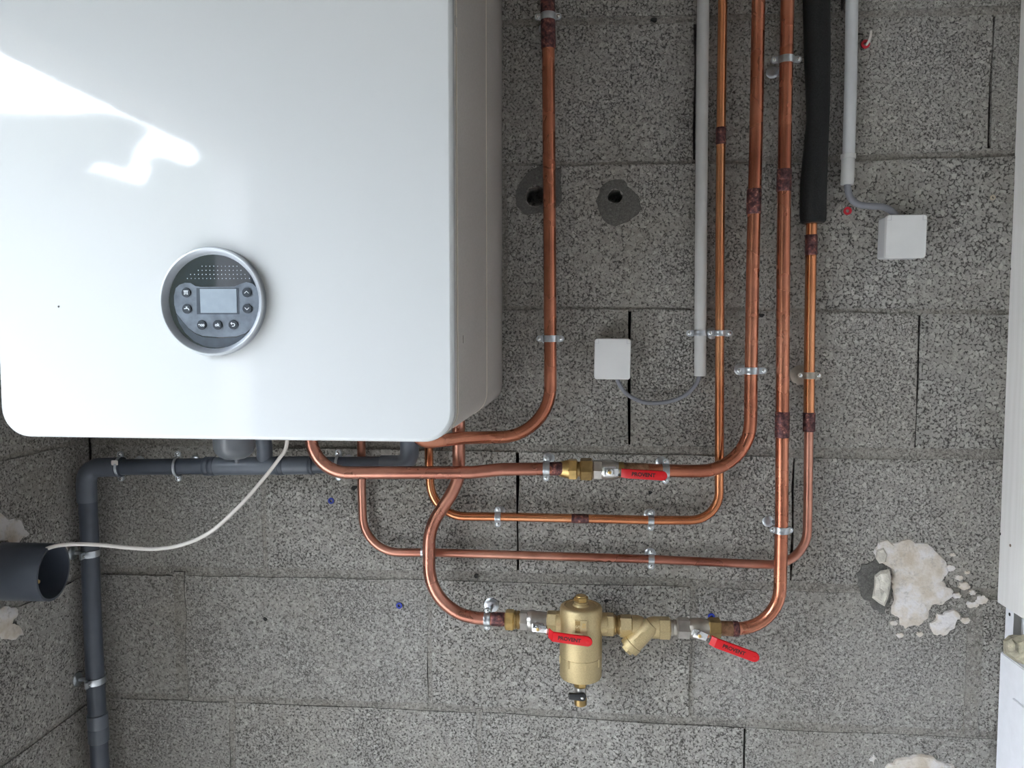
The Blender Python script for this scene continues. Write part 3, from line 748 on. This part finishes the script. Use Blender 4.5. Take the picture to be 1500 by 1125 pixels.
# ================================================================== CLIPS
def clip(px, py, Y, r, vert, label, ear=.0125, stud=True, mat='zinc', wband=.0115, tilt=0., rosette=.0105, side=1, parent=None, ears=(1, 1)):
    c = W(px, py, Y); ax = Z3 if vert else X3; er = X3 if vert else -Z3
    th = parent or thing('pipe_clip', c, label, 'pipe clip', 'zinc pipe clips')
    ri, ro = r + .0003, r + .0020
    lathe('band', c - ax * wband / 2, ax, [(0, ri), (0, ro), (wband * .2, ro + .0004), (wband * .36, ro), (wband * .64, ro), (wband * .8, ro + .0004), (wband, ro), (wband, ri)], mat, th, 28, 0, False)
    for k, s in enumerate((-1, 1)):
        if not ears[k]: continue
        ol = [(0, -.0055)] + [(ear - .0055 + .0055 * math.cos(R(a)), .0055 * math.sin(R(a))) for a in range(-90, 91, 22)] + [(0, .0055)]
        e_ = prism('ear', ol, c + er * (s * (ro - .0012)) + Y3 * .0018, er * s, ax, (0, -.0042, 0), mat, th, .0006)
        sc_ = c + er * (s * (ro + ear - .0068)) - Y3 * .0024
        lathe('screw', sc_, -Y3, [(0, .0032), (.0010, .0031), (.0017, .0019), (.0017, .0010), (.0010, .0009)], 'chrome', th, 14)
    if stud:
        Ln = Y - r
        lathe('stud', Vector((c.x, -.0005, c.z)) , -Y3, [(0, .0035), (max(Ln, .004), .0035)], mat, th, 12)
        off = Vector((0, 0, 0)) if not side else (er * (-.0085 * side) if vert else Z3 * .004)
        lathe('rosette', Vector((c.x, -.0005, c.z)) + off, -Y3, [(0, rosette), (.0016, rosette), (.003, rosette * .8), (.0034, rosette * .45)], mat, th, 22)
    return th
clip(803, 25, .05, R22, True, 'zinc clip at the very top of the copper pipe nearest the boiler', ear=.011)
clip(806, 496, .05, R22, True, 'zinc clip halfway down the copper pipe nearest the boiler')
clip(1100.5, 543, .055, R22, True, 'zinc clip on the middle tall pipe, below the conduit clip', ear=.014)
clip(1151.5, 88, .06, R22, True, 'zinc clip near the top of the pipe beside the black foam sleeve', ear=.013)
clip(1144.5, 776, .06, R22, True, 'zinc clip low on the long pipe, just above where the lowest run passes behind', ear=.008)
k = clip(1185.6, 550, .027, .0089, True, 'dull clip with brown rosette on the rightmost copper pipe', ear=.011, mat='nickel_dull', rosette=.017, ears=(1, 1))
d = clip(1054.2, 488, .03, R16, True, 'double zinc clip holding the grey conduit and thin copper pipe together', ear=.013, wband=.010)
clip(1026, 488, .02, .0106, True, '', ear=.013, parent=d, wband=.010, stud=False, ears=(1, 0))
clip(800.5, 686, .087, R22, False, 'zinc clip on the pipe just left of the upper valve', ear=.010)
clip(975, 690, .071, R22, False, 'zinc clip partly hidden behind the upper red lever', ear=.010)
clip(729.5, 757, .03, R16, False, 'zinc clip left of centre on the middle horizontal pipe', ear=.010, wband=.0105)
clip(953.5, 762, .03, R16, False, 'zinc clip on the middle horizontal pipe, above another one', ear=.010, wband=.0105)
clip(954, 819, .023, .0077, False, 'zinc clip on the lowest horizontal run, below another one', ear=.010, wband=.0105)
clip(714, 906.5, .06, .0114, False, 'zinc clip with round rosette left of the lower left valve', ear=.008, rosette=.014)

# ================================================================== DRAIN PIPE (slate PVC)
RP = .0160
dr = thing('drain_pipe', W(135, 900, .06), 'dark slate plastic drain pipe running under the boiler and down the corner', 'drain pipe')
Yp = .062
A = [W(597, 680.5, Yp), W(450, 681.5, Yp), W(300, 683, Yp), W(160, 684.5, Yp)]
tube('horizontal_tube', [W(590, 680.5, Yp), W(450, 681.5, Yp), W(300, 683, Yp), W(150, 684.5, Yp)], RP - .0012, 'pvc_slate', dr, 24)
tube('vertical_tube', [W(127.5, 715, Yp), W(131, 780, Yp), W(135, 900, Yp), W(140, 1000, Yp), W(146.5, 1120, Yp), W(150, 1200, Yp), Vector((W(150, 1200, Yp).x, -Yp, 0))], RP, 'pvc_slate', dr, 24)
tube('elbow', fillet([(W(178, 684, Yp), 0), (W(126, 685, Yp), .028), (W(127.5, 735, Yp), 0)]), RP + .0016, 'pvc_slate_light', dr, 24)
e = W(600, 680, Yp)
tube('elbow', fillet([(W(558, 680.5, Yp), 0), (W(600, 680.5, Yp), .022), (Vector((e.x, e.y, e.z + .05)), 0)]), RP + .0006, 'pvc_slate_light', dr, 24)
tube('riser', [Vector((e.x, e.y, e.z + .04)), Vector((e.x, e.y, zb0 + .001))], RP - .001, 'pvc_slate', dr, 24)
tee = tube('tee', [W(300, 683, Yp), W(345, 682.6, Yp), W(456, 681.5, Yp)], RP + .0004, 'pvc_slate_light', dr, 24)
ring_on('collar', W(405, 682, Yp), W(417, 681.9, Yp), RP + .0008, 'pvc_slate', dr)
ring_on('collar', W(454, 681.5, Yp), W(460, 681.4, Yp), RP + .0008, 'pvc_slate', dr)
ring_on('collar', W(300, 683, Yp), W(316, 682.8, Yp), RP + .0008, 'pvc_slate', dr)
q = W(388, 682, Yp)
tube('tee_branch', [q, Vector((q.x, q.y, q.z + .034)), Vector((q.x, q.y - .02, zb0 + .001))], RP - .002, 'pvc_slate_light', dr, 20)
ring_on('coupling', W(145, 1086, Yp), W(142.5, 1045, Yp), RP + .001, 'pvc_slate_light', dr, .0012)
ring_on('elbow_rim', W(172, 684, Yp), W(180, 684, Yp), RP + .0014, 'pvc_slate', dr, .0012)
prism('paper_label', rrect(.013, .009, .002, 3), W(168, 678, Yp + RP + .0014), X3, Z3, (0, -.0004, 0), 'cable_white', dr)
for px, lab in ((177, 'thin clip on the drain pipe next to its corner elbow'), (261, 'thin clip on the drain pipe, second from its corner elbow'), (496, 'clip on the drain pipe behind the curving copper pipe')):
    clip(px, 683 if px < 400 else 681, Yp, RP + .0012, False, lab, ear=.010, wband=.0045, rosette=.010, side=0)
# clips fixed to the left wall
for px, py, lab in ((131.5, 810, 'zinc clip on the vertical drain pipe, beside the wide black tube'), (139.5, 996, 'zinc clip on the vertical drain pipe, the lower one')):
    c = W(px, py, Yp); th = thing('pipe_clip', c, lab, 'pipe clip', 'zinc pipe clips')
    lathe('band', c - Z3 * .006, Z3, [(0, RP + .0003), (0, RP + .0018), (.004, RP + .0022), (.008, RP + .0022), (.012, RP + .0018), (.012, RP + .0003)], 'zinc', th, 28, 0, False)
    for s in (-1, 1):
        box('ear', c + Vector((-.003 + .0, s * (RP + .006) - .006, -.006)), c + Vector((.003, s * (RP + .006) + .006, .006)), 'zinc', th, .001)
    lathe('screw', c + Vector((.003, -(RP + .006), 0)), X3, [(0, .003), (.0015, .003), (.002, .002)], 'chrome', th, 12)
    lathe('stud', Vector((XL, c.y, c.z)), X3, [(0, .004), (max(.004, c.x - RP - XL), .004)], 'zinc', th, 12)
    lathe('rosette', Vector((XL - .001, c.y, c.z)), X3, [(0, .0135), (.004, .0135), (.008, .009), (.0085, .005)], 'zinc', th, 22)

# wide dark tube sticking out of the left wall, with the white cable going in
tc = W(79, 838, .25)
ct = thing('wall_sleeve', Vector((XL, tc.y, tc.z)), 'wide black plastic tube sticking out of the left wall with a cable inside', 'tube')
ax = Vector((1, .10, -.02)).normalized(); Lt = (tc.x - XL)
o0 = tc - ax * (Lt + .02)
lathe('outer_tube', o0, ax, [(0, .043), (Lt * .35, .043), (Lt * .36, .0455), (Lt + .02, .0455), (Lt + .02, .0418), (Lt * .4, .0418), (Lt * .38, .0405), (.0, .0405)], 'pvc_slate', ct, 40, 0, False)
lathe('inner_liner', o0, ax, [(0, .0402), (Lt * .5, .0402), (Lt * .5, .037), (0, .037)], 'black_plastic', ct, 36, 0, False)
cc_ = W(52, 852, .25)
lathe('connector', cc_ - X3 * .04, X3, [(0, .0065), (.035, .0065), (.036, .005), (.042, .005)], 'cable_white', ct, 16)
lathe('connector_pin', cc_ + X3 * .0, X3, [(0, .003), (.006, .003)], 'brass', ct, 12)
cb = [up_to(421, 652, .19, zb0 + .001)] + [W(x, y, Y) for x, y, Y in ((420, 651, .19), (408, 673, .19), (382, 706, .19), (350, 742, .195), (310, 778, .20), (270, 797, .205), (230, 804, .21), (190, 802.5, .22), (150, 798.5, .235), (115, 797, .25), (90, 798.5, .258), (72, 802.5, .262), (52, 812, .260), (30, 825, .256))]
tag(tube('cable', spline(cb), .0031, 'cable_white', None, 12), 'white cable hanging from the boiler and drooping into the wide black tube', 'cable')

# ================================================================== VALVES, SEPARATOR, STRAINER
def lever(th, piv, ang, steps, Ln, wd, name='lever', logo='PROVENT'):
    """flat handle: piv = pivot on the stem, ang = rotation in the wall plane, steps = outward offset"""
    u = Vector((math.cos(ang), 0, math.sin(ang))); v = Vector((-math.sin(ang), 0, math.cos(ang))); n = -Y3
    # chrome root plate bending out towards the viewer
    rt = prism('lever_root', [(-.009, -.0075), (.014, -.0062), (.014, .0062), (-.009, .0075)], piv, u, v, n * .0022, 'chrome', th, .0006)
    d2 = (u * .010 + n * steps).normalized()
    a = piv + u * .012
    prism('lever_neck', [(0, -.006), (.012, -.0052), (.012, .0052), (0, .006)], a, d2, v, d2.cross(v).normalized() * -.0022, 'chrome', th, .0005)
    # red dipped grip, first sloping then flat
    s0 = piv + u * .019 + n * (steps * .45); s1 = piv + u * .027 + n * steps
    dd = (s1 - s0); l1 = dd.length; dd.normalize()
    hw = wd / 2; r = hw; V = []
    prof = [(s0, hw * .92), (s1, hw)]
    g = Ln - .027
    pts = [(0., hw), (g - r, hw)] + [(g - r + r * math.sin(R(a_)), r * math.cos(R(a_))) for a_ in range(10, 91, 10)]
    up_ = [s0 + v * hw * .92] + [s1 + u * x + v * y for x, y in pts]
    dn_ = [s0 - v * hw * .92] + [s1 + u * x - v * y for x, y in pts]
    V = []; F = []; m = len(up_)
    rows = []
    for k in range(m):
        a_, b_ = up_[k], dn_[k]; c_ = (a_ + b_) / 2; ww = (a_ - b_) / 2
        th_ = .0032
        ring = [c_ + ww * .999, c_ + ww + n * th_ * .35, c_ + ww * .9 + n * th_ * .85, c_ + ww * .6 + n * th_, c_ - ww * .6 + n * th_, c_ - ww * .9 + n * th_ * .85, c_ - ww + n * th_ * .35, c_ - ww * .999, c_ - ww * .9 - n * .001, c_ + ww * .9 - n * .001]
        rows.append(len(V)); V += ring
    q = 10
    for k in range(m - 1):
        for j in range(q): F.append((rows[k] + j, rows[k] + (j + 1) % q, rows[k + 1] + (j + 1) % q, rows[k + 1] + j))
    F.append(tuple(range(q)))
    me = fromdata(V, F); bm = bmesh.new(); bm.from_mesh(me); bmesh.ops.remove_doubles(bm, verts=bm.verts, dist=1e-6)
    gr = link('lever_grip', bm_mesh(bm), 'red_plastic', th, 30); gr['label'] = 'red plastic-dipped lever grip'
    link('lever_lettering', text_mesh(logo, .0088, s1 + u * (g * .42) + n * .0032, u, v, n, .0001), 'print_black', gr, 0)
    lathe('grip_dimple', s1 + u * (g - r * .95) + n * .0028, n, [(0, .0030), (.0007, .0026), (.0010, .0012)], 'red_plastic', gr, 14)
def stem(th, c, tip, r=.006):
    d = tip - c
    lathe('stem', c, d, [(0, r * 1.3), (d.length * .55, r * 1.3), (d.length * .6, r), (d.length, r)], 'nickel', th, 18)
    nn = -Y3
    lathe('stem_nut', tip + nn * .0012, nn, [(0, .0062), (.0045, .0062), (.005, .0052)], 'chrome', th, 6, .3)
    lathe('stem_tip', tip + nn * .005, nn, [(0, .003), (.003, .003), (.0035, .002)], 'brass', th, 12)
def xs_part(name, th, x0, x1, yc, Y, prof_r, mat, seg=28, rot=0.):
    a = W(x0, yc, Y); b = W(x1, yc, Y); Ln = b.x - a.x
    if seg == 6: return hexnut(name, a, X3, Ln, prof_r, mat, th, rot)
    if isinstance(prof_r, (int, float)): c = min(.001, Ln * .15); prof = [(0, prof_r * .94), (c, prof_r), (Ln - c, prof_r), (Ln, prof_r * .94)]
    else: prof = [(t_ * Ln, r_) for t_, r_ in prof_r]
    return lathe(name, a, X3, prof, mat, th, seg)

# upper valve (on P2)
Yv = .082
v1 = thing('ball_valve', W(885, 688, Yv), 'upper ball valve with a level red lever and brass union nuts', 'valve', 'red-lever ball valves')
xs_part('taper', v1, 819, 834, 687, Yv, [(0, .0125), (.3, .0135), (1, .0165)], 'brass', 28)
xs_part('union_nut', v1, 832, 846, 687, Yv, .0185, 'brass', 6)
xs_part('neck', v1, 845, 851, 687, Yv, .0130, 'brass_old')
xs_part('union_nut', v1, 849.5, 868, 687, Yv, .0195, 'brass_old', 6, .1)
xs_part('end_hex', v1, 868, 883, 687.5, Yv, .0172, 'nickel', 6)
xs_part('body', v1, 881, 906, 688, Yv, [(0, .0150), (.15, .0172), (.35, .0178), (.7, .0172), (.88, .0150), (1, .0142)], 'nickel')
xs_part('tail', v1, 905, 914, 688, Yv, .0135, 'brass_old')
tip = W(893, 691, Yv + .024); stem(v1, W(893, 688, Yv), tip)
lever(v1, tip, R(-2.5), .008, .094, .0160)
prism('lever_bracket', rrect(.020, .0165, .002, 3), tip + Y3 * .004, X3, Z3, (0, -.0035, 0), 'chrome', v1, .0006)

# lower left valve
Yf = .062
v2 = thing('ball_valve', W(785, 908, Yf), 'lower left ball valve, its red lever lying across the brass separator', 'valve', 'red-lever ball valves')
xs_part('union_nut', v2, 740, 753.5, 907.5, Yf, .0182, 'brass', 6)
xs_part('collar', v2, 752.5, 762, 908, Yf, [(0, .0145), (.2, .0162), (.45, .0145), (.6, .0165), (1, .0150)], 'brass_old')
xs_part('end_hex', v2, 761, 774, 908, Yf, .0175, 'nickel', 6)
xs_part('body', v2, 772, 803, 908.5, Yf, [(0, .0155), (.12, .0182), (.3, .0186), (.42, .0168), (.8, .0160), (1, .0150)], 'nickel')
tip = W(788, 920, Yf + .026); stem(v2, W(785, 909, Yf), tip)
lever(v2, tip, R(-6), .028, .094, .0172)
prism('lever_bracket', rrect(.021, .0155, .002, 3), tip + Y3 * .004, X3, Z3, (0, -.0035, 0), 'chrome', v2, .0006)

# dirt separator
Ys = .072
ds = thing('dirt_separator', W(851, 1000, Ys), 'gold brass cylindrical dirt separator hanging between two valves', 'dirt separator')
ctr = W(851, 912, Ys)
rs = abs(W(882.5, 950, Ys).x - W(820, 950, Ys).x) / 2 * .99
zt = W(851, 896, Ys + rs * .9).z; zb2 = W(851, 1003, Ys + rs).z; zj_ = W(851, 971, Ys + rs).z
kt = (W(851, 872, Ys).z - zt) / .0235; kd = (zb2 - .003 - W(851, 1033, Ys).z) / .037
H = zt - zb2
ob = Vector((ctr.x, ctr.y, 0))
lathe('body', ob + Z3 * zj_, Z3, [(0, rs), (zt - zj_ - .006, rs), (zt - zj_ - .002, rs * .965), (zt - zj_, rs * .90), (zt - zj_ + .0005, rs * .78), (zt - zj_ - .001, rs * .74), (zt - zj_ - .0005, rs * .40), (zt - zj_ + .003, rs * .34)], 'bronze_cast', ds, 48)
lathe('lower_cup', ob + Z3 * zb2, Z3, [(-.0035, rs * .80), (-.001, rs * .96), (.002, rs * .995), (zj_ - zb2 - .0012, rs * .995), (zj_ - zb2 - .0012, rs * .98), (zj_ - zb2 + .001, rs * .98)], 'bronze_cast', ds, 48)
hexnut('top_neck', ob + Z3 * (zt - .001), Z3, .011 * kt, .0118, 'bronze_cast', ds, seg=24)
hexnut('top_plug', ob + Z3 * (zt + .0095 * kt), Z3, .0115 * kt, .0128, 'brass', ds, .25)
lathe('plug_cap', ob + Z3 * (zt + .0205 * kt), Z3, [(0, .0095), (.002, .009), (.0025, .006)], 'brass', ds, 20)
for k in range(8):
    a = 2 * math.pi * (k + .28) / 8; d = Vector((math.cos(a), math.sin(a), 0))
    o_ = ob + d * (rs * .985) + Z3 * (zj_ - .014)
    box('rib', o_ - Vector((.0016, .0016, 0)), o_ + Vector((.0016, .0016, .014)), 'bronze_cast', ds, .0006)
for sx, x0, x1 in ((-1, 801, 822), (1, 881, 900)):
    xs_part('port', ds, x0, x1, 910 if sx < 0 else 914, Ys - .006, .0200 if sx > 0 else .0188, 'bronze_cast', 6)
xs_part('port_boss', ds, 814, 830, 911, Ys - .006, .0190, 'bronze_cast'); xs_part('port_boss', ds, 872, 890, 913, Ys - .006, .0190, 'bronze_cast')
# embossed square with letters
ez = W(851, 918, Ys + rs).z; pl = Vector((ob.x, ob.y - rs + .0004, ez))
for nm, ol in (('emblem', [(-.0105, -.011), (.0105, -.011), (.0105, .011), (-.0105, .011)]),):
    fr = prism(nm, ol, pl, X3, Z3, (0, -.0017, 0), 'bronze_cast', ds, .0003)
    prism('emblem_inset', [(-.0096, -.0100), (-.001, -.0100), (-.001, .0100), (-.0096, .0100)], pl - Y3 * .0014, X3, Z3, (0, -.0005, 0), 'brass_old', fr)
    link('emblem_letter', text_mesh('S', .011, pl + Vector((-.0053, -.0020, 0)), -Z3, X3, -Y3, 0), 'bronze_cast', fr, 0)
    link('emblem_letter', text_mesh('R2', .0075, pl + Vector((.0050, -.0018, .002)), -Z3, X3, -Y3, 0), 'brass', fr, 0)
# drain cock below
zd = zb2 - .003
hexnut('drain_nut', ob + Z3 * (zd - .013 * kd), Z3, .013 * kd, .0115, 'brass', ds, .3)
lathe('drain_body', ob + Z3 * (zd - .027 * kd), Z3, [(0, .0085), (.004, .0098), (.012 * kd, .0098), (.0155 * kd, .0085)], 'nickel', ds, 24)
lathe('drain_cap', ob + Z3 * (zd - .037 * kd), Z3, [(0, .0085), (.002, .0108), (.009 * kd, .0112), (.0115 * kd, .0100)], 'brass_old', ds, 24)
hz = W(848, 1020, Ys + .0135).z; ho = Vector((ob.x, ob.y - .0105, hz))
hb = prism('drain_lever', [(-.020, -.0055), (.004, -.0078), (.0085, -.006), (.0095, .001), (.006, .006), (-.004, .005), (-.020, .0045)], ho, X3, Z3, (0, -.006, 0), 'black_plastic', ds, .001)
lathe('lever_screw', ho + Vector((.003, -.0058, -.0015)), -Y3, [(0, .0024), (.001, .0024), (.0013, .0016)], 'chrome', hb, 12)

# Y strainer
ys = thing('strainer', W(944, 918, Yf), 'gold brass Y strainer with its angled leg pointing down left', 'strainer')
xs_part('ring', ys, 898.5, 909, 915, Yf, [(0, .0165), (.3, .0172), (.5, .0150), (.7, .0172), (1, .0165)], 'brass_old')
xs_part('end_hex', ys, 907, 926.5, 916.5, Yf, .0195, 'bronze_cast', 6)
xs_part('left_shoulder', ys, 926, 949, 917, Yf, [(0, .0188), (.35, .0188), (.65, .0165), (.88, .011), (1, .004)], 'bronze_cast')
xs_part('right_shoulder', ys, 941, 965, 918.5, Yf, [(0, .004), (.12, .011), (.35, .0165), (.65, .0188), (1, .0188)], 'bronze_cast')
xs_part('end_hex', ys, 964, 982, 919.5, Yf, .0195, 'bronze_cast', 6)
xs_part('core', ys, 930, 962, 918, Yf, .0125, 'bronze_cast')
a = W(955, 914, Yf + .008); b = W(921, 949, Yf + .012); d = b - a
lathe('leg', a, d, [(0, .013), (.006, .0160), (d.length * .80, .0168), (d.length * .82, .0180), (d.length, .0180), (d.length + .0008, .016)], 'bronze_cast', ys, 36)
hexnut('leg_cap', b + d.normalized() * .0005, d, .0065, .0115, 'bronze_cast', ys, .2)
lu = -d.normalized(); lv = lu.cross(Y3).normalized()
if lv.z < 0: lv = -lv
tp = a + d * .5 + Vector((0, -.0166, 0))
for q, s_ in enumerate(('DN20', 'PN16')): link('cast_lettering', text_mesh(s_, .0085, tp + lv * (.0045 - .009 * q), lu, lv, -Y3, -.0002 - .0012 * q * 0), 'bronze_cast', ys, 0)

# lower right valve
v3 = thing('ball_valve', W(1022, 920, Yf), 'lower right ball valve with its red lever slanting down to the right', 'valve', 'red-lever ball valves')
xs_part('nipple', v3, 981, 992, 919.5, Yf, [(0, .0135), (.3, .0140), (.5, .0128), (.7, .0140), (1, .0135)], 'nickel_dull')
xs_part('end_hex', v3, 991, 1011, 919.5, Yf, .0180, 'nickel', 6)
xs_part('body', v3, 1009, 1039, 920, Yf, [(0, .0158), (.15, .0176), (.5, .0180), (.8, .0170), (1, .0150)], 'nickel_dull')
xs_part('union_nut', v3, 1037, 1055.5, 920, Yf, .0182, 'brass_old', 6, .15)
tip = W(1024, 929.5, Yf + .024); stem(v3, W(1023, 921, Yf), tip)
lever(v3, tip, R(-19), .010, .103, .0172)
prism('lever_bracket', rrect(.024, .012, .003, 3), tip + Y3 * .004, Vector((math.cos(R(-19)), 0, math.sin(R(-19)))), Vector((-math.sin(R(-19)), 0, math.cos(R(-19)))), (0, -.0035, 0), 'chrome', v3, .0006)

# ================================================================== WALL PLUGS
def plug(px, py, r, mat, label):
    c = W(px, py, 0)
    o = lathe('wall_plug', c + Y3 * .012, -Y3, [(0, r * .8), (.0145, r * .85), (.015, r * 1.25), (.0168, r * 1.25), (.0168, r * .55), (.006, r * .5)], mat, None, 16)
    tag(o, label, 'wall plug', 'plastic wall plugs'); return o
plug(1240.5, 309.5, .0055, 'plug_red', 'red wall plug left of the right junction box')
th = plug(1266.5, 66, .0058, 'plug_red', 'red wall plug with a white tie end, beside the pale conduit')
tube('white_tie', [W(1269, 66, .004), W(1273, 60, .010), W(1275.5, 53, .012), W(1276, 45, .012)], .0021, 'cable_white', th, 8)
plug(486, 733, .0048, 'plug_blue', 'blue wall plug under the drain pipe')
plug(585.5, 886, .0048, 'plug_blue', 'blue wall plug left of the S-bend pipe')
plug(1041.5, 902, .0050, 'plug_blue', 'blue wall plug above the lower right valve')
plug(1452.5, 290, .0036, 'plug_beige', 'small beige wall plug near the white board')
